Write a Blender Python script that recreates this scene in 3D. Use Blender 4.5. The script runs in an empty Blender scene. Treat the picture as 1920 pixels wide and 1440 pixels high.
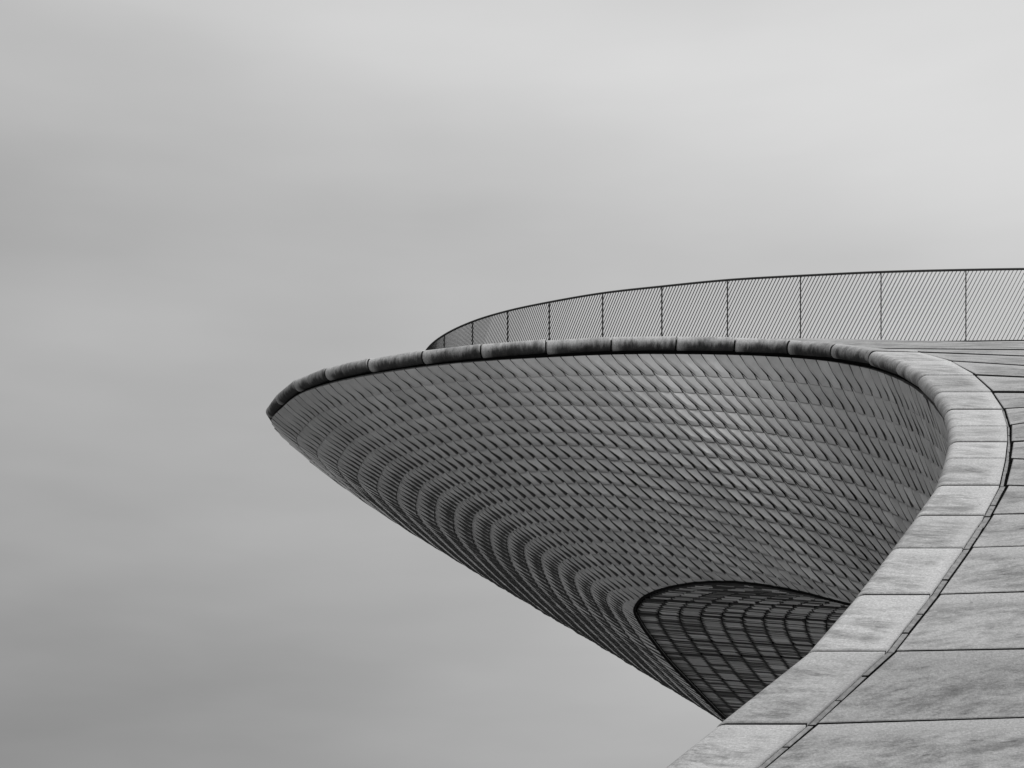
import bpy, bmesh, math, random
import numpy as np
from mathutils import Vector
random.seed(7)
SC = bpy.context.scene
COL = SC.collection
EYE = 1.7            # eye height above the promenade; heights in the tables below are above the eye
R = math.radians

# ---------------------------------------------------------------- camera, sky, sun, exposure
cam_d = bpy.data.cameras.new('camera'); cam = bpy.data.objects.new('camera', cam_d); COL.objects.link(cam)
cam.location = (0, 0, EYE); cam.rotation_euler = (R(90), 0, 0)
cam_d.sensor_width = 36; cam_d.lens = 60; cam_d.shift_y = 0.5365      # architectural shift lens, kept level
cam_d.clip_start = 0.1; cam_d.clip_end = 6000
SC.camera = cam
SC.view_settings.view_transform = 'Standard'; SC.view_settings.look = 'None'
SC.view_settings.gamma = 1; SC.view_settings.use_curve_mapping = False
SC.view_settings.exposure = 0.0

SUN_EL, SUN_AZ = R(50), R(125)       # azimuth clockwise from +Y (away from the camera)
w = bpy.data.worlds.new('World'); SC.world = w; w.use_nodes = True
nt = w.node_tree; nt.nodes.clear()
def wn(t, **k):
    n = nt.nodes.new(t)
    for a, b in k.items(): setattr(n, a, b)
    return n
def wm(op, a, b=None, c=None, clamp=False):
    n = wn('ShaderNodeMath', operation=op); n.use_clamp = clamp
    for i, v in enumerate((a, b, c)):
        if v is None: continue
        if isinstance(v, (int, float)): n.inputs[i].default_value = v
        else: nt.links.new(v, n.inputs[i])
    return n.outputs[0]
sky = wn('ShaderNodeTexSky', sky_type='NISHITA'); sky.sun_disc = False
sky.sun_elevation = SUN_EL; sky.sun_rotation = SUN_AZ
sky.air_density = 1.0; sky.dust_density = 6.0; sky.ozone_density = 1.0
bw = wn('ShaderNodeRGBToBW'); nt.links.new(sky.outputs[0], bw.inputs[0])
skyval = wm('MULTIPLY', bw.outputs[0], 0.08)
tc = wn('ShaderNodeTexCoord')
def cloud(scale, loc, detail, sx=1.0, sz=2.2):
    mp = wn('ShaderNodeMapping'); nt.links.new(tc.outputs['Generated'], mp.inputs[0])
    mp.inputs['Location'].default_value = loc; mp.inputs['Scale'].default_value = (sx, 1, sz)
    mp.inputs['Rotation'].default_value = (0, R(14), 0)
    ns = wn('ShaderNodeTexNoise'); nt.links.new(mp.outputs[0], ns.inputs['Vector'])
    ns.inputs['Scale'].default_value = scale; ns.inputs['Detail'].default_value = detail
    ns.inputs['Roughness'].default_value = 0.45
    return wm('SUBTRACT', ns.outputs['Fac'], 0.5)
sep = wn('ShaderNodeSeparateXYZ'); nt.links.new(tc.outputs['Generated'], sep.inputs[0])
X, Y, Z = sep.outputs
# an overcast dome: darker low down, brighter towards the veiled sun on the right
grad = wm('MULTIPLY_ADD', wm('SMOOTH_MAX', Z, 0.0, 0.1), 0.64, 0.345)
grad = wm('ADD', grad, wm('MULTIPLY', X, 0.30))
c1 = wm('MULTIPLY', cloud(2.6, (3.1, 0.4, 1.7), 2.0), 0.26)
c2 = wm('ADD', wm('MULTIPLY', cloud(7.0, (0.3, 2.0, 5.2), 3.0), 0.07), wm('MULTIPLY', cloud(9.0, (4.3, 1.0, 2.2), 5.0, 1.0, 4.5), 0.07))
def bank(x0, z0, ax, az, amp, lean):
    # a broad soft bank of cloud (or a gap) at one place in the sky
    dx = wm('SUBTRACT', X, x0); dz = wm('SUBTRACT', wm('SUBTRACT', Z, z0), wm('MULTIPLY', dx, lean))
    q = wm('ADD', wm('POWER', wm('ABSOLUTE', wm('DIVIDE', dx, ax)), 2.0), wm('POWER', wm('ABSOLUTE', wm('DIVIDE', dz, az)), 2.0))
    return wm('MULTIPLY', wm('MULTIPLY', wm('EXPONENT', wm('MULTIPLY', q, -1.0)), amp), wm('GREATER_THAN', Y, 0.0))
cl = wm('ADD', wm('ADD', grad, c1), c2)
for b_ in [(-.34, .375, .22, .045, -.075, -.10), (.20, .42, .24, .045, .095, -.22), (-.10, .475, .20, .030, .07, -.12), (-.05, .385, .24, .022, -.035, -.06), (-.3, .16, .2, .09, -.03, 0)]:
    cl = wm('ADD', cl, bank(*b_))
tot = wm('MULTIPLY_ADD', cl, 0.9, wm('MULTIPLY', skyval, 0.1))
tot = wm('MAXIMUM', tot, 0.05)
bg = wn('ShaderNodeBackground'); nt.links.new(tot, bg.inputs[0]); bg.inputs[1].default_value = 1.0
out = wn('ShaderNodeOutputWorld'); nt.links.new(bg.outputs[0], out.inputs[0])

sd = bpy.data.lights.new('sun', 'SUN'); so = bpy.data.objects.new('sun', sd); COL.objects.link(so)
sd.energy = 1.0; sd.angle = R(14); sd.color = (1, 1, 1)
sdir = Vector((math.sin(SUN_AZ)*math.cos(SUN_EL), math.cos(SUN_AZ)*math.cos(SUN_EL), math.sin(SUN_EL)))
so.rotation_euler = sdir.to_track_quat('Z', 'Y').to_euler()

# ---------------------------------------------------------------- materials
def mat(name, base, rough=0.6, spec=0.5):
    m = bpy.data.materials.new(name); m.use_nodes = True
    b = m.node_tree.nodes['Principled BSDF']
    b.inputs['Base Color'].default_value = (base, base, base, 1)
    b.inputs['Roughness'].default_value = rough
    b.inputs['Specular IOR Level'].default_value = spec
    return m
class NG:
    def __init__(s, m): s.t = m.node_tree; s.b = s.t.nodes['Principled BSDF']
    def n(s, t, **k):
        n = s.t.nodes.new(t)
        for a, v in k.items(): setattr(n, a, v)
        return n
    def put(s, sock, v):
        if isinstance(v, (int, float)): sock.default_value = v
        elif isinstance(v, tuple): sock.default_value = v
        else: s.t.links.new(v, sock)
    def m(s, op, a, b=None, c=None, clamp=False):
        n = s.n('ShaderNodeMath', operation=op); n.use_clamp = clamp
        for i, v in enumerate((a, b, c)):
            if v is not None: s.put(n.inputs[i], v)
        return n.outputs[0]
    def noise(s, vec, scale, detail=4, rough=0.55, mul=(1, 1, 1)):
        mp = s.n('ShaderNodeMapping'); s.put(mp.inputs[0], vec); mp.inputs['Scale'].default_value = mul
        ns = s.n('ShaderNodeTexNoise'); s.put(ns.inputs['Vector'], mp.outputs[0])
        ns.inputs['Scale'].default_value = scale; ns.inputs['Detail'].default_value = detail; ns.inputs['Roughness'].default_value = rough
        return ns.outputs['Fac']
    def ramp(s, v, lo, hi):
        n = s.n('ShaderNodeMapRange', interpolation_type='SMOOTHSTEP'); s.put(n.inputs[0], v)
        n.inputs[1].default_value = lo; n.inputs[2].default_value = hi
        return n.outputs[0]

def stone_material(name, base, nose):
    """pale limestone; UV u = metres across the stone, v = metres along the row of stones (random start per stone)"""
    m = mat(name, base, 0.75, 0.3); g = NG(m)
    uv = g.n('ShaderNodeUVMap'); uv.uv_map = 'UVMap'; v = uv.outputs[0]
    oi = g.n('ShaderNodeObjectInfo')
    wv_ = g.n('ShaderNodeVectorRotate', rotation_type='Z_AXIS'); g.put(wv_.inputs['Vector'], v); wv_.inputs['Angle'].default_value = R(-11)
    wn_ = g.n('ShaderNodeTexNoise'); g.put(wn_.inputs['Vector'], wv_.outputs[0]); wn_.inputs['Scale'].default_value = 1.6; wn_.inputs['Detail'].default_value = 3
    mx = g.n('ShaderNodeVectorMath', operation='MULTIPLY_ADD'); g.put(mx.inputs[0], wn_.outputs['Color']); mx.inputs[1].default_value = (.16, .12, 0); g.put(mx.inputs[2], wv_.outputs[0])
    v2 = mx.outputs[0]
    pa = g.n('ShaderNodeAttribute'); pa.attribute_name = 'pan'
    ps = g.n('ShaderNodeSeparateXYZ'); g.put(ps.inputs[0], pa.outputs['Vector'])
    inner = g.m('MULTIPLY', g.ramp(ps.outputs[1], 1.02, .62), g.ramp(ps.outputs[1], -.1, .12))
    inner = g.m('MULTIPLY', inner, g.ramp(ps.outputs[0], -.05, .28))
    big = g.noise(v2, 1.0, 5, 0.62, (1.0, 2.9, 1))
    streak = g.noise(v2, 1.0, 9, 0.76, (3.0, 10.0, 1))
    fine = g.noise(v2, 1.0, 6, 0.8, (18, 38, 1))
    grain = g.noise(v, 34.0, 6, 0.85)
    spot = g.noise(v, 12.0, 1, 0.5, (1, 1.3, 1))
    blot = g.ramp(g.m('MULTIPLY_ADD', streak, 0.55, g.m('MULTIPLY', big, 0.55)), 0.44, 0.70)
    veins = g.ramp(g.noise(v2, 1.0, 6, 0.7, (3.0, 17.0, 1)), 0.54, 0.72)
    col = g.m('SUBTRACT', 1.0, g.m('MULTIPLY', g.m('MULTIPLY', blot, inner), 0.56))
    col = g.m('MULTIPLY', col, g.m('SUBTRACT', 1.0, g.m('MULTIPLY', g.m('MULTIPLY', veins, g.m('MULTIPLY_ADD', g.m('MULTIPLY', blot, inner), .8, .2)), 0.75)))
    col = g.m('MULTIPLY', col, g.m('MULTIPLY_ADD', fine, 1.3, 0.35))
    col = g.m('MULTIPLY', col, g.m('MULTIPLY_ADD', grain, 1.7, 0.15))
    col = g.m('MULTIPLY', col, g.m('SUBTRACT', 1.0, g.m('MULTIPLY', g.ramp(spot, 0.76, 0.80), 0.6)))
    col = g.m('MULTIPLY', col, g.m('MULTIPLY_ADD', oi.outputs['Random'], 0.18, 0.91))
    if nose:
        # algae that has run down the rounded nose of the high coping stones, clean next to each joint
        at = g.n('ShaderNodeAttribute'); at.attribute_name = 'grime'
        sp = g.n('ShaderNodeSeparateXYZ'); g.put(sp.inputs[0], at.outputs['Vector'])
        f = g.noise(v, 1.0, 5, 0.75, (3.5, 15.0, 1))
        f2 = g.noise(v, 1.0, 3, 0.6, (1.0, 3.0, 1))
        edge = g.m('ADD', g.m('MULTIPLY_ADD', g.m('SUBTRACT', f, 0.5), 1.0, sp.outputs[0]), g.m('MULTIPLY', g.m('SUBTRACT', f2, .5), 1.1))
        ma = g.m('MULTIPLY', g.ramp(edge, 0.40, 0.92), g.ramp(g.m('MULTIPLY_ADD', f, 0.18, sp.outputs[1]), 0.12, 0.30))
        col = g.m('MULTIPLY', col, g.m('SUBTRACT', 1.0, g.m('MULTIPLY', ma, 0.84)))
    col = g.m('MULTIPLY', col, base)
    cc = g.n('ShaderNodeCombineColor')
    for i in range(3): g.put(cc.inputs[i], col)
    g.put(g.b.inputs['Base Color'], cc.outputs[0])
    bp = g.n('ShaderNodeBump'); bp.inputs['Strength'].default_value = 0.5; bp.inputs['Distance'].default_value = 0.006
    g.put(bp.inputs['Height'], g.m('ADD', fine, grain)); g.put(g.b.inputs['Normal'], bp.outputs[0])
    return m
M_COPE = stone_material('weathered_coping_stone', 0.57, True)
M_ROOF = stone_material('weathered_roof_stone', 0.455, False)
M_SEAL = mat('joint_filler', 0.33, 0.9, 0.2)
g = NG(M_SEAL); gg = g.n('ShaderNodeNewGeometry'); f = g.m('MULTIPLY_ADD', g.noise(gg.outputs['Position'], 14, 5), 0.42, 0.10)
cc = g.n('ShaderNodeCombineColor')
for i in range(3): g.put(cc.inputs[i], f)
g.put(g.b.inputs['Base Color'], cc.outputs[0])
M_DARK = mat('substructure_and_gap_shade', 0.012, 0.9, 0.1)  # backing behind the joints; also the strip painted as shade under the nose
def tile_material(name, base, rough, var):
    m = mat(name, base, rough, 0.5); g = NG(m)
    at = g.n('ShaderNodeAttribute'); at.attribute_name = 'tint'
    gg = g.n('ShaderNodeNewGeometry')
    f = g.m('MULTIPLY', g.m('MULTIPLY_ADD', at.outputs['Fac'], var, 1 - var/2), base)
    f = g.m('MULTIPLY', f, g.m('MULTIPLY_ADD', g.noise(gg.outputs['Position'], 5, 4, 0.6, (1, 1, 1)), 0.4, 0.80))
    cc = g.n('ShaderNodeCombineColor')
    for i in range(3): g.put(cc.inputs[i], f)
    g.put(g.b.inputs['Base Color'], cc.outputs[0])
    g.put(g.b.inputs['Roughness'], g.m('MULTIPLY_ADD', g.noise(gg.outputs['Position'], 9, 3), 0.25, rough - 0.12))
    return m
M_TILE = tile_material('glazed_ceramic_tile', 0.74, 0.22, 0.30)
M_RTILE = tile_material('recess_ceramic_tile', 0.66, 0.40, 0.65)
M_EDGE = mat('shade_dark_tile_edge', 0.17, 0.8, 0.2)  # tile side walls coloured dark to stand in for shade in the seams
M_JOINT = mat('grimy_shaded_stone_edge', 0.04, 0.9, 0.1)  # joint faces darkened for dirt and for the shade inside the gaps
M_METAL = mat('dark_painted_steel', 0.03, 0.45, 0.5)
M_GROUND = mat('promenade_paving', 0.30, 0.85, 0.3)
g = NG(M_GROUND); gg = g.n('ShaderNodeNewGeometry')
f = g.m('MULTIPLY_ADD', g.noise(gg.outputs['Position'], 0.8, 6), 0.18, 0.15)
cc = g.n('ShaderNodeCombineColor')
for i in range(3): g.put(cc.inputs[i], f)
g.put(g.b.inputs['Base Color'], cc.outputs[0])
M_WATER = mat('river_water', 0.03, 0.12, 0.5)
g = NG(M_WATER); gg = g.n('ShaderNodeNewGeometry'); bp = g.n('ShaderNodeBump'); bp.inputs['Strength'].default_value = 0.4
g.put(bp.inputs['Height'], g.noise(gg.outputs['Position'], 0.9, 5)); g.put(g.b.inputs['Normal'], bp.outputs[0])

# ---------------------------------------------------------------- helpers
def mesh_obj(name, verts, faces, m, parent=None, smooth=False, uvs=None, attrs=None, kind=None, m2=None, idx=None):
    me = bpy.data.meshes.new(name); me.from_pydata([tuple(v) for v in verts], [], faces)
    me.materials.append(m)
    if m2:
        me.materials.append(m2); me.polygons.foreach_set('material_index', idx)
    if uvs is not None:
        ul = me.uv_layers.new(name='UVMap'); flat = []
        for p in me.polygons:
            for li in p.loop_indices: flat.extend(uvs[me.loops[li].vertex_index])
        ul.data.foreach_set('uv', flat)
    if attrs:
        for an, (ty, vals) in attrs.items():
            a = me.attributes.new(an, ty, 'POINT')
            a.data.foreach_set('vector' if ty == 'FLOAT_VECTOR' else 'value', vals)
    if smooth: me.polygons.foreach_set('use_smooth', [True]*len(me.polygons))
    me.update()
    o = bpy.data.objects.new(name, me); COL.objects.link(o)
    if parent: o.parent = parent
    if kind: o['kind'] = kind
    return o
V = lambda x, y, h: np.array([x, y, h + EYE], float)
def unit(a): return a/np.linalg.norm(a)
def spline(ts, pts, t):
    """Catmull-Rom through pts at knots ts"""
    i = int(np.clip(np.searchsorted(ts, t) - 1, 0, len(ts) - 2))
    h = ts[i+1] - ts[i]; s = (t - ts[i])/h
    def tan(j):
        a, b = max(j-1, 0), min(j+1, len(ts)-1)
        return (pts[b]-pts[a])/(ts[b]-ts[a])
    s2, s3 = s*s, s*s*s
    return (2*s3-3*s2+1)*pts[i] + (s3-2*s2+s)*h*tan(i) + (-2*s3+3*s2)*pts[i+1] + (s3-s2)*h*tan(i+1)

# ---------------------------------------------------------------- setting
gv = [(-15, -300, 0), (1500, -300, 0), (1500, 1500, 0), (-15, 1500, 0), (-15, -300, -3), (-15, 1500, -3)]
o = mesh_obj('ground', gv, [(0, 1, 2, 3), (0, 3, 5, 4)], M_GROUND); o['kind'] = 'structure'
o = mesh_obj('river', [(-3000, -300, -1.6), (-15.01, -300, -1.6), (-15.01, 3000, -1.6), (-3000, 3000, -1.6)], [(0, 1, 2, 3)], M_WATER); o['kind'] = 'structure'

# ---------------------------------------------------------------- the roof edge
# outermost line of the coping nose, one point per joint (x, y, height above eye), from the ground up and round the bow
N = [V(*p) for p in [(-3.3,15.35,-1.75),(-2.15,16.0,-.85),(-1.0,16.75,-.02),(.15,17.5,.74),(1.28,18.42,1.50),
 (2.29,19.32,2.34),(3.44,20.03,3.28),(4.2,20.98,4.12),(4.85,21.96,4.91),(5.39,22.93,5.57),(5.89,23.82,6.2),(6.24,24.67,6.81),(6.52,25.54,7.29),
 (6.75,26.42,7.79),(6.93,27.35,8.32),(7.0,28.32,8.88),(6.96,29.27,9.45),(6.78,30.17,9.99),(6.46,30.98,10.45),(5.89,31.62,10.81),(5.16,32.04,11.04),
 (4.21,32.25,11.16),(3.11,32.32,11.2),(1.88,32.35,11.2),(.64,32.46,11.18),(-.61,32.69,11.18),(-1.76,33.09,11.2),(-2.86,33.66,11.23),(-3.79,34.42,11.29),
 (-4.53,35.35,11.36),(-5.05,36.43,11.4),(-5.40,37.4,11.42),(-5.33,38.6,11.42),(-5.05,40.0,11.42),(-4.7,41.6,11.42),(-4.2,42.8,11.42),(-3.6,44.0,11.4),
 (-2.8,45.1,11.4),(-1.8,46.1,11.4),(-.6,47.0,11.4),(.8,47.8,11.3)]]
OFF = 4                      # N[OFF+k] is joint k of the tables that follow (k = 1 is the lowest joint in view)
nN = len(N)
RN = 0.128                   # radius of the rounded nose
WK = {1:1.03,2:.93,3:.92,4:.93,5:.93,6:.89,7:.87,8:.87,9:.89,10:.90,11:.93,12:.94,13:.95,14:.98}
S_, W_ = [], []
for i in range(nN):
    k = i - OFF
    t = unit(N[min(i+1, nN-1)] - N[max(i-1, 0)])
    perp = unit(np.array([t[1], -t[0], 0.0]))          # into the roof, level
    if k <= 12: s = np.array([1.0, 0, 0])
    elif k <= 17:
        f = (k-12)/5.0; s = unit(np.array([1.0, 0, 0])*(1-f) + (perp + np.array([0, 0, .12]))*f)
    else: s = unit(perp + np.array([0, 0, .12]))
    S_.append(s); W_.append(WK.get(k, 1.03 if k < 1 else 1.06))
T_ = [unit(N[min(i+1, nN-1)] - N[max(i-1, 0)]) for i in range(nN)]
NR_ = [unit(np.cross(S_[i], T_[i])) for i in range(nN)]
for i in range(nN):
    if i-OFF < 12: N[i] = N[i] - np.array([0, 0, .06])*min(1, (12-(i-OFF))/3)
D = [N[i] + S_[i]*W_[i] + NR_[i]*RN for i in range(nN)]

museum = bpy.data.objects.new('museum_building', None); COL.objects.link(museum)
museum.location = (0, 0, 0)
museum['label'] = 'curved overhanging museum with pale stone roof and scale-like grey ceramic tiled underside'
museum['category'] = 'building'

# ---- coping stones
coping_core_v, coping_core_f = [], []
def section(i, f, j, drop=0.0, shrink=0.0, wcut=0.0):
    """cross-section of the coping between joint i and i+1 at fraction f: list of points, arc positions"""
    P = N[i]*(1-f) + N[j]*f; s = unit(S_[i]*(1-f) + S_[j]*f); n = unit(NR_[i]*(1-f) + NR_[j]*f)
    W = W_[i]*(1-f) + W_[j]*f - wcut
    r = RN - shrink; pts = []; arc = []; gr = []
    c = P + s*RN
    pts.append(c + s*(W-RN) - n*r); arc.append(W + math.pi*r); gr.append(1.0)
    for q in range(0, 11):
        th = -math.pi/2 + math.pi*q/10
        pts.append(c - s*r*math.cos(th) + n*r*math.sin(th)); arc.append(W - RN + (10-q)/10*math.pi*r)
        gr.append(1.0 - q/10.0)
    for q in range(1, 5):
        x = (W-RN)*q/4
        pts.append(c + s*x + n*r); arc.append(W - RN - x); gr.append(0.0 - q*.25)
    return [p - n*drop for p in pts], arc, gr
NS = 16
coping = mesh_obj('coping', [], [], M_DARK, museum)
cv, cf = [], []
for i in range(nN-1):
    for e, f in enumerate((0, 1)):
        pts, _, _ = section(i, f, i+1, 0.0, 0.055)
        base = len(cv); cv += pts
    b0 = len(cv) - 2*NS
    for q in range(NS):
        q2 = (q+1) % NS; cf.append((b0+q, b0+q2, b0+NS+q2, b0+NS+q))
me = bpy.data.meshes.new('coping'); me.from_pydata([tuple(v) for v in cv], [], cf); me.materials.append(M_DARK); coping.data = me
for i in range(nN-1):
    k = i - OFF
    L = np.linalg.norm(N[i+1]-N[i]); gp = (0.010 if k < 6 else (.016 if k < 16 else .014))/L
    v0 = random.uniform(0, 40); u0 = random.uniform(0, 40)
    fr = [gp, gp+.016/L, .04, .2, .4, .6, .8, .96, 1-gp-.016/L, 1-gp]
    lift = random.uniform(-.006, .006); tilt = random.uniform(-.012, -.002)*(1 if k < 30 else 0); pan = []
    vs, uv, gr = [], [], []
    jb = lambda f: 0.0
    for q, f in enumerate(fr):
        sh = 0.018 if q in (0, len(fr)-1) else 0.0
        pts, arc, gv_ = section(i, f, i+1, -lift - tilt*(f-.5)*2, sh)
        vs += pts
        far = min(1, max(0, (k-6)/7.0))
        for a, g_ in zip(arc, gv_):
            uv.append((u0 + a, v0 + f*L)); pan += [a*.9, f, 0]
            gr += [(g_*1.25)*far + (-1)*(1-far), 1 - f if k >= 99 else f, 0] if True else []
    faces = []
    for q in range(len(fr)-1):
        for a in range(NS):
            a2 = (a+1) % NS; faces.append((q*NS+a, q*NS+a2, (q+1)*NS+a2, (q+1)*NS+a))
    faces.append(tuple(range(NS-1, -1, -1))); faces.append(tuple((len(fr)-1)*NS+a for a in range(NS)))
    # u runs from the end that lies to the left in the picture
    for x in range(1, len(gr), 3): gr[x] = 1 - gr[x]
    o = mesh_obj('coping_stone', vs, faces, M_COPE, coping, True, uv, {'grime': ('FLOAT_VECTOR', gr), 'pan': ('FLOAT_VECTOR', pan)}, m2=M_JOINT, idx=[0]*(len(faces)-2)+[1, 1])
    o.data.polygons[len(faces)-1].use_smooth = False; o.data.polygons[len(faces)-2].use_smooth = False

# ---- roof slabs to the right of the coping
F = 3200/1.0
RY = {1:1343,2:1214,3:1107,4:1022,5:962,6:911,7:860,8:825,9:790,10:762.5,11:734.5,12:707,13:685.5,14:667,15:655.5,16:648}
RR = {}
for k, y in RY.items():
    d = D[OFF+k][1]; RR[k] = V(0.3*d, d, (1750-y)/3200*d)       # height of each slab joint about six metres in
roof = mesh_obj('roof', [], [], M_DARK, museum)
rows = []
for i in range(0, OFF+17):
    k = i - OFF; a = D[i] + np.array([0, 0, 0.0])
    if k in RR: b = RR[k] + np.array([.15, 0, 0])
    else: b = np.array([a[0] + 5.0, a[1], a[2] + .02])
    b[1] = a[1]
    c = np.array([18.0, a[1], b[2] - .012*(18-b[0])])
    rows.append((a, b, c))
rv, rf = [], []
for a, b, c in rows: rv += [a + np.array([-.05, .045, -.07]), b + np.array([0, .045, -.10]), c + np.array([0, .045, -.12])]
for i in range(len(rows)-1):
    for q in (0, 1): rf.append((3*i+q, 3*i+q+1, 3*i+q+4, 3*i+q+3))
me = bpy.data.meshes.new('roof'); me.from_pydata([tuple(v) for v in rv], [], rf); me.materials.append(M_DARK); roof.data = me
def slab(name, A, B, C_, D_, th, m, parent, ch=0.012, step=0.0):
    """four corners: A left near, B right near, C right far, D left far; chamfered slab"""
    n = unit(np.cross(B-A, D_-A)); lift = random.uniform(-.006, .006)
    lift += step/2
    A, B, C_, D_ = [p + n*lift + n*(random.uniform(-.003, .003) + z) for p, z in ((A, 0), (B, 0), (C_, -step), (D_, -step))]
    cen = (A+B+C_+D_)/4; u0, v0 = random.uniform(0, 50), random.uniform(0, 50)
    ring = [A, B, C_, D_]; vs = []
    e = [unit(B-A), unit(C_-B), unit(D_-C_), unit(A-D_)]
    for q in range(4): vs.append(ring[q] + (e[q] - e[q-1])*ch)
    for q in range(4): vs.append(ring[q] - n*ch*.7)
    for q in range(4): vs.append(ring[q] - n*th)
    fs = [(0, 1, 2, 3), (11, 10, 9, 8)]
    for q in range(4):
        q2 = (q+1) % 4; fs += [(4+q, 4+q2, q2, q), (8+q, 8+q2, 4+q2, 4+q)]
    ux, vx = unit(B-A), unit(np.cross(n, unit(B-A)))
    uv = [(u0 + float(np.dot(p-A, ux)), v0 + float(np.dot(p-A, vx))) for p in vs]
    wd, hd = np.linalg.norm(B-A), abs(np.dot(D_-A, vx))
    pan = []
    for p in vs: pan += [float(np.dot(p-A, ux)) + .05, float(np.dot(p-A, vx))/hd, 0]
    return mesh_obj(name, vs, fs, m, parent, False, uv, {'pan': ('FLOAT_VECTOR', pan)}, m2=M_JOINT, idx=[0, 1]+[0, 1]*4)
up = np.array([0, 0, 1.0])
for i in range(len(rows)-1):
    k = i - OFF
    (a0, b0, c0), (a1, b1, c1) = rows[i], rows[i+1]
    gl = .10 if k < 8 else .10 - .055*min(1, (k-8)/4)
    tdir = unit(D[i+1]-D[i]); gx = gl/max(.35, abs(unit(np.array([tdir[1], -tdir[0], 0]))[0]))
    gx = .13 if k < 6 else max(.045, .13 - .018*(k-5))
    g0 = .012 if k < 6 else (.022 if k < 10 else .034)
    def pt(a, b, x): f = (x-a[0])/(b[0]-a[0]); return a*(1-f) + b*f
    up_dir = unit(a1-a0 - np.array([(a1-a0)[0], 0, 0]))
    st = .004 if k < 5 else (.012 if k < 10 else .018)
    m0, m1 = (b0[0]+c0[0])/2, (b1[0]+c1[0])/2
    quads = [(pt(a0, b0, a0[0]+gx), b0, b1, pt(a1, b1, a1[0]+gx)), (b0, pt(b0, c0, m0), pt(b1, c1, m1), b1), (pt(b0, c0, m0), c0, c1, pt(b1, c1, m1))]
    for q, (p0, p1, p2, p3) in enumerate(quads):
        e = np.array([.009 if q else 0, 0, 0])
        slab('roof_slab', p0+e + up_dir*g0, p1 + up_dir*g0, p2 - up_dir*g0, p3+e - up_dir*g0, .06, M_ROOF, roof, .012, st)
    # filler strips lying in the open joint between coping and slabs
    if k < 13:
        wj = gx*(.56 if k < 6 else .42)
        nst = 3 if k < 6 else 2
        for q in range(nst):
            f0, f1 = q/nst + .004, (q+1)/nst - .004
            f0 += random.uniform(0, .01)
            n = NR_[i]; dr = n*(.026 + random.uniform(0, .010))
            P0, P1 = a0*(1-f0)+a1*f0 - dr, a0*(1-f1)+a1*f1 - dr
            j0, j1 = random.uniform(-.008, .004), random.uniform(-.008, .004)
            x0 = np.array([.018, 0, 0])
            slab('joint_strip', P0+x0, P0+x0+np.array([wj+j0, 0, 0]), P1+x0+np.array([wj+j1, 0, 0]), P1+x0, .03, M_SEAL, roof, .006)

# ---- railing line (top rail, height above eye), from right to left round the bow
RAIL_H = 1.50
def at(px, py, d): return V((px-960)/3200*d, d, (1750-py)/3200*d)
rail_top = [at(2300, 499, 35.5), at(2135, 501, 35.2), at(1971, 503.5, 35.1), at(1811, 506, 35.2), at(1652, 510, 35.6), at(1501, 517, 36.2), at(1364, 525, 36.9), at(1241, 537, 37.7),
            at(1130, 549.5, 38.6), at(1030, 566.5, 39.5), at(952, 583, 40.5), at(886, 603, 41.5), at(833, 628, 42.4), at(800, 656, 43.4), at(788, 690, 44.4)]
rail_base = [p - np.array([0, 0, RAIL_H]) for p in rail_top]

# ---- upper terrace between the coping and the railing, and beyond
def resample(pts, n):
    pts = np.array(pts); L = np.concatenate([[0], np.cumsum(np.linalg.norm(np.diff(pts, axis=0), axis=1))]); L /= L[-1]
    return [np.array([np.interp(t, L, pts[:, c]) for c in range(3)]) for t in np.linspace(0, 1, n)]
L0 = [rows[-1][2], RR[16] + np.array([0, 0, .0])] + [D[i] for i in range(OFF+16, nN)]
L0 = [p - np.array([0, 0, .045]) for p in L0]
L1 = [V(17, 34.0, 11.6), V(10.2, 34.0, 11.76), V(7.4, 34.15, 11.88), V(5.8, 34.2, 11.93), V(4, 34.3, 11.93), V(1.9, 34.5, 11.9), V(-.4, 35.2, 11.9), V(-2.0, 36.5, 11.95),
      V(-3.2, 38.2, 12), V(-3.5, 40.5, 12), V(-3.2, 42.4, 12), V(-2.4, 44, 12), V(-1.2, 45.4, 12), V(0.8, 46.6, 12)]
L2 = rail_base + [V(-1.7, 45.2, 14.1), V(.5, 46.0, 14.0)]
L3 = [p + np.array([2.0, 7, -.3]) for p in rail_base] + [V(2, 50, 13), V(4, 50, 12)]
n_ = 60
G = [resample(L0, n_), resample(L1, n_), resample(L2, n_), resample(L3, n_)]
tv = [p for l in G for p in l]; tf = []
for r_ in range(3):
    for q in range(n_-1): tf.append((r_*n_+q, r_*n_+q+1, (r_+1)*n_+q+1, (r_+1)*n_+q))
mesh_obj('terrace_deck', tv, tf, M_ROOF, museum, True, [(float(p[0]), float(p[1])*1.3) for p in tv], {'pan': ('FLOAT_VECTOR', [.6, .5, 0]*len(tv))})

# ---------------------------------------------------------------- the tiled underside
A_, B_ = [], []
BT = {30:None}
Bk = {26:(1222,1200,38.3),25:(1200,1168,37.3),24:(1190,1141,36.6),23:(1216,1114,35.8),22:(1285,1095,35.0),21:(1375,1091,34.4),20:(1480,1105,34.0),19:(1580,1130,33.5),
      18:(1690,1160,33.2),17:(1780,1200,33.0),16:(1850,1240,32.6),15:(1890,1290,32.0),14:(1920,1330,31.4),13:(1945,1370,31.0),12:(1960,1400,30.5),11:(1980,1430,30.0),
      10:(2000,1450,29.5),9:(2010,1470,29.0),8:(2020,1500,28.2),7:(2030,1530,27.4),27:(1256,1243,39.4),28:(1303,1292,40.8),29:(1356,1345,42.5),30:(1400,1378,44.3),
      31:(1432,1396,46.2),32:(1455,1408,48.2),33:(1475,1416,50.2),34:(1490,1422,52.2),35:(1510,1430,54),36:(1530,1440,56)}
KS = list(range(7, 36)); nK = len(KS)
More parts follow.
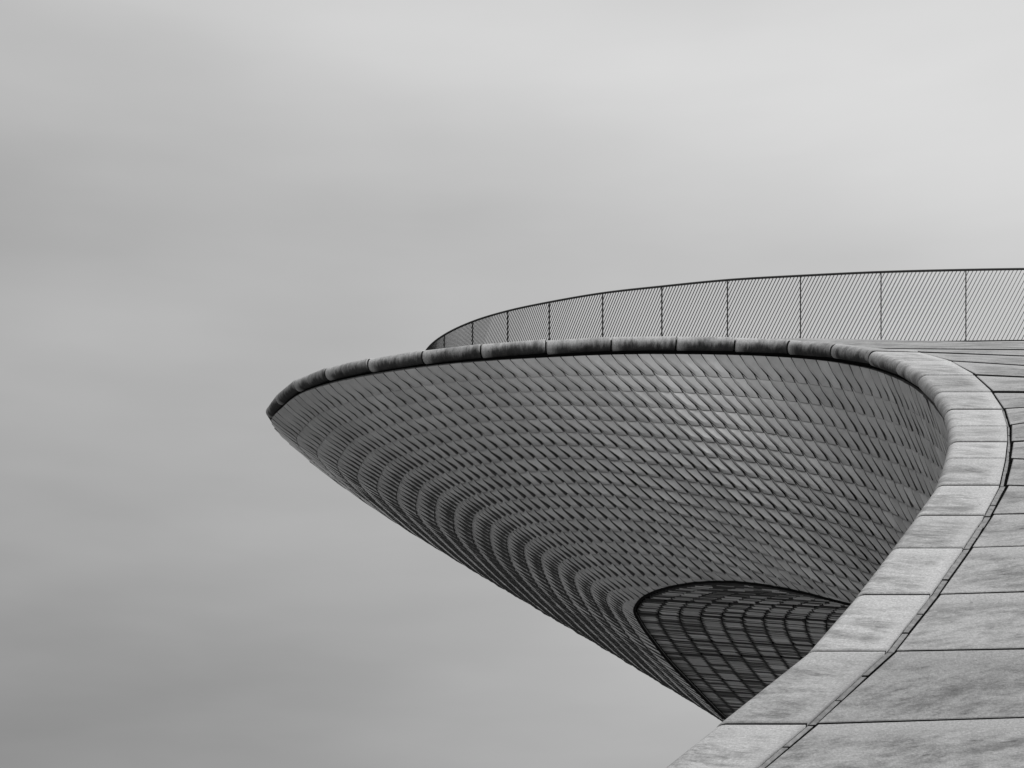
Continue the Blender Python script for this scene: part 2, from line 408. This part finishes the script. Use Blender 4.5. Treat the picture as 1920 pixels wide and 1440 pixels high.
Apts = np.array([N[OFF+k] + S_[OFF+k]*.09 - NR_[OFF+k]*(RN+.07) for k in KS])
Bpts = np.array([at(*Bk[k]) for k in KS])
arc = np.concatenate([[0], np.cumsum(np.linalg.norm(np.diff(Apts, axis=0), axis=1))])
UC = arc/0.243                                             # column number along the lip
vtab = {7:13,8:13,9:13.5,10:13.5,11:14,12:14,13:14,14:14,15:14,16:14.2,17:14.5,18:14.8,19:15.2,20:15.8,21:16.6,22:17.5,23:18.6,24:19.5,25:20}
VE = np.array([[vtab.get(k, 20.0)*1.02] for k in KS])
def vend(u): return float(np.interp(u, UC, VE[:, 0]))
def Ssurf(u, v):
    u = min(max(u, UC[0]), UC[-1]); ve = vend(u); f = min(max(v/ve, 0), 1)
    a = spline(UC, Apts, u); b = spline(UC, Bpts, u)
    p = a + (b-a)*f
    p[2] -= 1.7*f*(1-f)**4*min(1, max(0, (u - UC[15])/12.0))      # the bow is a little fuller right under the lip
    return p
def Snorm(u, v):
    e = .5
    du = Ssurf(u+e, v) - Ssurf(u-e, v); dv = Ssurf(u, v+e) - Ssurf(u, v-e)
    n = unit(np.cross(du, dv))
    return n
_t = Snorm(UC[14], 5.0); NSGN = -1.0 if np.dot(_t, np.array([0, 0, EYE]) - Ssurf(UC[14], 5)) < 0 else 1.0
facade = mesh_obj('tiled_soffit', [], [], M_DARK, museum)
us = np.linspace(UC[0], UC[-1], 150); nv = 13
bv, bf = [], []
for u in us:
    ve = vend(u)
    for q in range(nv):
        v = ve*q/(nv-1); bv.append(Ssurf(u, v) - Snorm(u, min(max(v, .6), ve-.6))*NSGN*.075)
for a in range(len(us)-1):
    for q in range(nv-1): bf.append((a*nv+q, (a+1)*nv+q, (a+1)*nv+q+1, a*nv+q+1))
me = bpy.data.meshes.new('tiled_soffit'); me.from_pydata([tuple(v) for v in bv], [], bf); me.materials.append(M_DARK); facade.data = me

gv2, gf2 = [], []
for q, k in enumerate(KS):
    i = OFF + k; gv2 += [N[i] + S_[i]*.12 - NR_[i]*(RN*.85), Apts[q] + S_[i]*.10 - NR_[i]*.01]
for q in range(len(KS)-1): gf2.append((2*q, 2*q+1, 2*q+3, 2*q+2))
mesh_obj('gap_shade_strip', gv2, gf2, M_DARK, museum)  # black strip added as the shade between coping nose and tiles
# outline of one scale-like tile: (a, b, height) in column/row units; inner ridge last two
OUT = [(.07, -.06, -.004), (.17, .25, .030), (.86, .25, .034), (.95, 0, .044), (.85, -.49, .006), (.93, -.75, -.022), (.13, -.75, -.022), (0, -.98, -.020), (-.13, -.49, -.008)]
INN = [(.14, -.56, .050), (.34, -.05, .080)]
TF = [(7, 8, 9), (8, 0, 10, 9), (0, 1, 10), (1, 2, 10), (2, 3, 10), (3, 4, 9, 10), (4, 5, 9), (5, 6, 9), (6, 7, 9)]
def tile(i, j, surf, norm, sgn, amp, top=False, depth=.055, shr=.968, vmax=99, jig=.008, bow=0.0):
    pts = []; hs = []
    tw = random.uniform(-1, 1); tw2 = random.uniform(-1, 1)
    if random.random() < .14: tw *= 2.2; tw2 *= 2.2
    for qi, (a, b, h) in enumerate(OUT + INN):
        if qi in (2, 3): h *= 1 + .10*bow
        elif qi > 8: h *= 1 - .72*bow
        elif qi in (0, 1): h *= 1 - .4*bow
        if top and b < -.3 and (a, b) != (.14, -.56): b = -1.22 if b < -.6 else -.47
        ca, cb = .4, -.35
        a2 = ca + (a-ca)*shr; b2 = cb + (b-cb)*(.985)
        uu = i + 1 - a2; vv = j + 1 + b2
        if top and b < -1.1: vv = 0.02
        vv = min(vv, vmax); fa = min(1, max(0, (vmax-vv)/1.2))
        pts.append((uu, vv)); hs.append(h*amp*fa + tw*(a-.4)*jig + tw2*(b+.35)*jig)
    vs = []
    n0 = norm(i+.6, max(j+.6, .6))*sgn
    for (uu, vv), h in zip(pts, hs): vs.append(surf(uu, vv) + n0*h)
    for q in range(9): vs.append(surf(*pts[q]) - n0*depth)
    fs = list(TF) + [((q+1) % 9, q, 11+q, 11+(q+1) % 9) for q in range(9)]
    return vs, fs
def px(p): return np.array([960 + p[0]/p[1]*3200, 1750 - (p[2]-EYE)/p[1]*3200])
def area_of(vs):
    q = [px(vs[x]) for x in range(9)]; s = 0
    for a in range(9): b = q[(a+1) % 9]; s += q[a][0]*b[1] - b[0]*q[a][1]
    return s/2
def BOW(u):                                                # the tiles twist out further where the wall turns round the bow
    return max(0, min(1, (u-UC[13])/20.0))
tiles = []
ncol = int(UC[-1]) - 1
for i in range(1, ncol):
    ve = vend(i + .6)
    for j in range(0, 22):
        if j + .1 > ve: break
        amp = .16 + 1.0*min(1, max(0, (j-.8)/8.0))*random.uniform(.8, 1.2)
        wloc = np.linalg.norm(Ssurf(i+1, min(j+.5, ve)) - Ssurf(i, min(j+.5, ve)))
        amp *= min(1.0, wloc/.23)*(1 - .3*min(1, max(0, (j-9)/8)))
        vs, fs = tile(i, j, Ssurf, Snorm, NSGN, amp, top=(j == 0), vmax=ve, shr=.985 if j == 0 else .968 - .022*BOW(i), bow=BOW(i)*min(1, j/3))
        ctr = sum(px(v) for v in vs[:9])/9
        vis = ctr[0] < 1770 and 490 < ctr[0] and (ctr[1] < 1000 or ctr[0] < 1700 - (ctr[1]-1000)*.95)
        tiles.append((abs(area_of(vs)) if vis else 0, vs, fs))
sg = np.sign(np.median([area_of(t[1]) for t in tiles]))
tiles.sort(key=lambda t: -t[0])
def tint_attr(n, val=None): return {'tint': ('FLOAT', [random.random() if val is None else val]*n)}
def tval():
    return min(1, max(0, random.gauss(.45, .16))) if random.random() > .08 else 1.0
for a_, vs, fs in tiles[:298]:
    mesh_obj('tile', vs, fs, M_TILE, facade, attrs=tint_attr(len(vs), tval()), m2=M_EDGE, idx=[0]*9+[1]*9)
def joined(name, lst, m, parent):
    vs, fs, tn, ix = [], [], [], []
    for (v, f) in lst:
        b = len(vs); vs += v; fs += [tuple(x+b for x in q) for q in f]; t = tval(); tn += [t]*len(v)
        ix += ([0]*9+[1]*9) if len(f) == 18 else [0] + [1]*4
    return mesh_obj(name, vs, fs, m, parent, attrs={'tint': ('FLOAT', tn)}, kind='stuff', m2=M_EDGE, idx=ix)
joined('small_tiles', [(t[1], t[2]) for t in tiles[298:]], M_TILE, facade)

# ---- entrance recess under the soffit: a second tiled wall whose tiles lie on their side
Kr = [19, 20, 21, 22, 23, 24, 25, 26, 27, 28, 29, 30]
Rst = []
for k in Kr:
    p = Bpts[KS.index(k)].copy(); Rst.append(p)
Rst = np.array(Rst)
# profile starts just behind the soffit's lower edge
hback = np.array([.03, .36, .03])
Rst = Rst + hback
Rst = np.vstack([Rst[:1] + np.array([.9, -.3, .0]), Rst])
Rst = np.array([spline(np.arange(len(Rst), dtype=float), Rst, t) for t in np.linspace(0, len(Rst)-1, 49)])
for _ in range(7): Rst[1:-1] = (Rst[:-2] + 2*Rst[1:-1] + Rst[2:])/4
rarc = np.concatenate([[0], np.cumsum(np.linalg.norm(np.diff(Rst, axis=0), axis=1))])
RDIR = np.array([1.0, .10, -.012])
ROWW = .10
RU = rarc/ROWW
def Rsurf(u, v):
    p = spline(RU, Rst, min(max(u, 0), RU[-1]))
    return p + RDIR*(v*.47 - .0) + np.array([0, 0.015, 0])*v
def Rnorm(u, v):
    du = Rsurf(u+1, v) - Rsurf(u-1, v); dv = Rsurf(u, v+.5) - Rsurf(u, v-.5); return unit(np.cross(du, dv))
_m = Rnorm(RU[-1]*.7, 3); RS = -1.0 if np.dot(_m, np.array([0, 0, EYE]) - Rsurf(RU[-1]*.7, 3)) < 0 else 1.0
recess = mesh_obj('entrance_recess', [], [], M_DARK, museum)
bv, bf = [], []
uu_ = np.linspace(0, RU[-1], 60)
for u in uu_:
    v0_ = -.35*min(1, max(0, (RU[36]-u)/(RU[36]-RU[24])))
    for v in (v0_, 10, 20, 30): bv.append(Rsurf(u, v) - Rnorm(u, v)*RS*.06)
for a in range(59):
    for q in range(3): bf.append((a*4+q, (a+1)*4+q, (a+1)*4+q+1, a*4+q+1))
me = bpy.data.meshes.new('entrance_recess'); me.from_pydata([tuple(v) for v in bv], [], bf); me.materials.append(M_DARK); recess.data = me
rt = []
def plank(i, j):
    h = random.choice([0, .0, .005, .01, .016]); tl = random.uniform(-.010, .014)
    n0 = Rnorm(i+.5, j+.5)*RS
    g_ = random.uniform(.0, .03)
    cs = [(i+.06, j+.02, tl), (i+.94, j+.20, -tl), (i+.94, j+1.0-g_, -tl+.012), (i+.06, j+.84-g_, tl+.012)]
    vs = [Rsurf(a, b) + n0*(h+z) for a, b, z in cs] + [Rsurf(a, b) - n0*.05 for a, b, z in cs]
    return vs, [(0, 1, 2, 3), (1, 0, 4, 5), (2, 1, 5, 6), (3, 2, 6, 7), (0, 3, 7, 4)]
for i in range(0, int(RU[-1])):
    if i % 23 == 9 or i % 23 == 17: continue                              # open shadow joints
    off = random.uniform(-.05, .05)
    dz = random.uniform(-.02, .02)
    for j in range(0, 27):
        vs, fs = plank(i, j)
        c = sum(px(v) for v in vs[:4])/4
        vis = 1185 < c[0] < 1590 and c[1] > 1085 and c[0] + (c[1]-1130)*1.05 < 1590
        rt.append((1 if vis else 0, vs, fs))
rt.sort(key=lambda t: -t[0])
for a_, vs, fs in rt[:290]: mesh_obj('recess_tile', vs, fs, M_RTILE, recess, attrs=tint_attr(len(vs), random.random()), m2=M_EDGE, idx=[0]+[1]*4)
joined('small_recess_tiles', [(t[1], t[2]) for t in rt[290:]], M_RTILE, recess)

BS = [Ssurf(u, 99) for u in np.linspace(UC[KS.index(18)], UC[KS.index(32)], 400)]
# dark trim bar along the lower edge of the soffit
def tube(pts, r, ns=6):
    vs, fs = [], []; pts = [np.array(p) for p in pts]
    for i, p in enumerate(pts):
        t = unit(pts[min(i+1, len(pts)-1)] - pts[max(i-1, 0)])
        a = np.cross(t, up if abs(t[2]) < .9 else np.array([1.0, 0, 0])); a = unit(a); b = unit(np.cross(a, t))
        for q in range(ns):
            th = 2*math.pi*q/ns; vs.append(p + a*r*math.cos(th) + b*r*math.sin(th))
    for i in range(len(pts)-1):
        for q in range(ns): fs.append((i*ns+q, i*ns+(q+1) % ns, (i+1)*ns+(q+1) % ns, (i+1)*ns+q))
    fs.append(tuple(range(ns-1, -1, -1))); fs.append(tuple((len(pts)-1)*ns+q for q in range(ns)))
    return vs, fs
vs, fs = [], []
for q in range(60):
    u_ = 1.0*q/59; kk = RU[3] + (RU[-1]-RU[3])*u_
    rp = Rsurf(kk, 0) - Rnorm(kk, 0)*RS*.07
    ua = UC[KS.index(19)] + 0.0
    d_ = [np.linalg.norm(p + hback - (rp)) for p in BS]; vs += [BS[int(np.argmin(d_))], rp]
for q in range(59): fs.append((2*q, 2*q+1, 2*q+3, 2*q+2))
mesh_obj('edge_reveal', vs, fs, M_DARK, museum)
us_t = np.linspace(UC[KS.index(12)], UC[KS.index(31)], 120)
vs, fs = tube([Ssurf(u, 99) for u in us_t], .032)
mesh_obj('edge_trim', vs, fs, M_DARK, museum, True)

# ---- lower wall that closes the building under the near coping
wv, wf = [], []
low = [i for i in range(0, OFF+8)]
for i in low:
    a = N[i] + S_[i]*.25 - NR_[i]*(RN*.8); b = np.array([a[0]+2.5, a[1]+1.2, 0.0]) ; wv += [a, b]
for q in range(len(low)-1): wf.append((2*q, 2*q+1, 2*q+3, 2*q+2))
mesh_obj('base_wall', wv, wf, M_RTILE, museum, attrs=tint_attr(len(wv), .5))
wv, wf = [], []
for k in [7, 9, 11, 13, 15, 17, 18, 29, 31, 33, 35]:
    if k in (29, 31, 33, 35): b = Bpts[KS.index(k)]
    else: b = Bpts[KS.index(k)]
    wv += [b, np.array([b[0]+.5, b[1]+.5, 0.0])]
for q in range(6): wf.append((2*q, 2*q+1, 2*q+3, 2*q+2))
mesh_obj('plinth_wall', wv[:14], wf, M_RTILE, museum, attrs=tint_attr(14, .5))
mesh_obj('plinth_wall', wv[14:], [(2*q, 2*q+1, 2*q+3, 2*q+2) for q in range(3)], M_RTILE, museum, attrs=tint_attr(8, .5))

# ---------------------------------------------------------------- railing
rail = bpy.data.objects.new('railing', None); COL.objects.link(rail)
rail.location = tuple(rail_base[3])
rail['label'] = 'long curved dark steel railing with slanted bars along the top of the roof'
rail['category'] = 'railing'
org = rail_base[3]
rt_ = np.array(rail_top); RA = np.concatenate([[0], np.cumsum(np.linalg.norm(np.diff(rt_[:, :2], axis=0), axis=1))])
def rail_at(t): return spline(RA, rt_, t)
vs, fs = tube([rail_at(t) - org for t in np.linspace(0, RA[-1], 140)], .025, 8)
mesh_obj('top_rail', vs, fs, M_METAL, rail, True)
vs, fs = tube([rail_at(t) - org - up*(RAIL_H-.03) for t in np.linspace(0, RA[-1], 140)], .014, 6)
mesh_obj('bottom_rail', vs, fs, M_METAL, rail, True)
def blade(p0, p1, along, wdt, thk):
    """flat bar from p0 to p1; wide across the railing, thin along it"""
    acr = unit(np.cross(along, up)); vs = []
    for p in (p0, p1):
        for sx, sy in ((-1, -1), (1, -1), (1, 1), (-1, 1)): vs.append(p + along*thk*.5*sx + acr*wdt*.5*sy)
    return vs, [(0, 1, 2, 3), (7, 6, 5, 4), (0, 4, 5, 1), (1, 5, 6, 2), (2, 6, 7, 3), (3, 7, 4, 0)]
NB = 21
for s_i in range(len(RA)):
    t = RA[s_i]; p = rail_at(t) - org; al = unit(rail_at(min(t+.1, RA[-1])) - rail_at(max(t-.1, 0)))
    vs, fs = blade(p - up*RAIL_H, p, al, .034, .020); mesh_obj('post', vs, fs, M_METAL, rail)
LEAN = .76
nb = 0
for s_i in range(len(RA)-1):
    for q in range(NB):
        tb = RA[s_i] + (RA[s_i+1]-RA[s_i])*(q+.5)/NB       # foot of the bar; its head leans back to the right
        tt = tb - LEAN
        if tt < 0: continue
        p0 = rail_at(tb) - up*(RAIL_H-.02); p1 = rail_at(tt) - up*.01
        al = rail_at(tb+.05) - rail_at(tb-.05); al[2] = 0; al = unit(al)
        vs, fs = blade(p0 - org, p1 - org, al, .014, .0148)
        mesh_obj('bar', vs, fs, M_METAL, rail); nb += 1
print('bars', nb, 'tiles', len(tiles), 'recess', len(rt), 'cols', ncol)
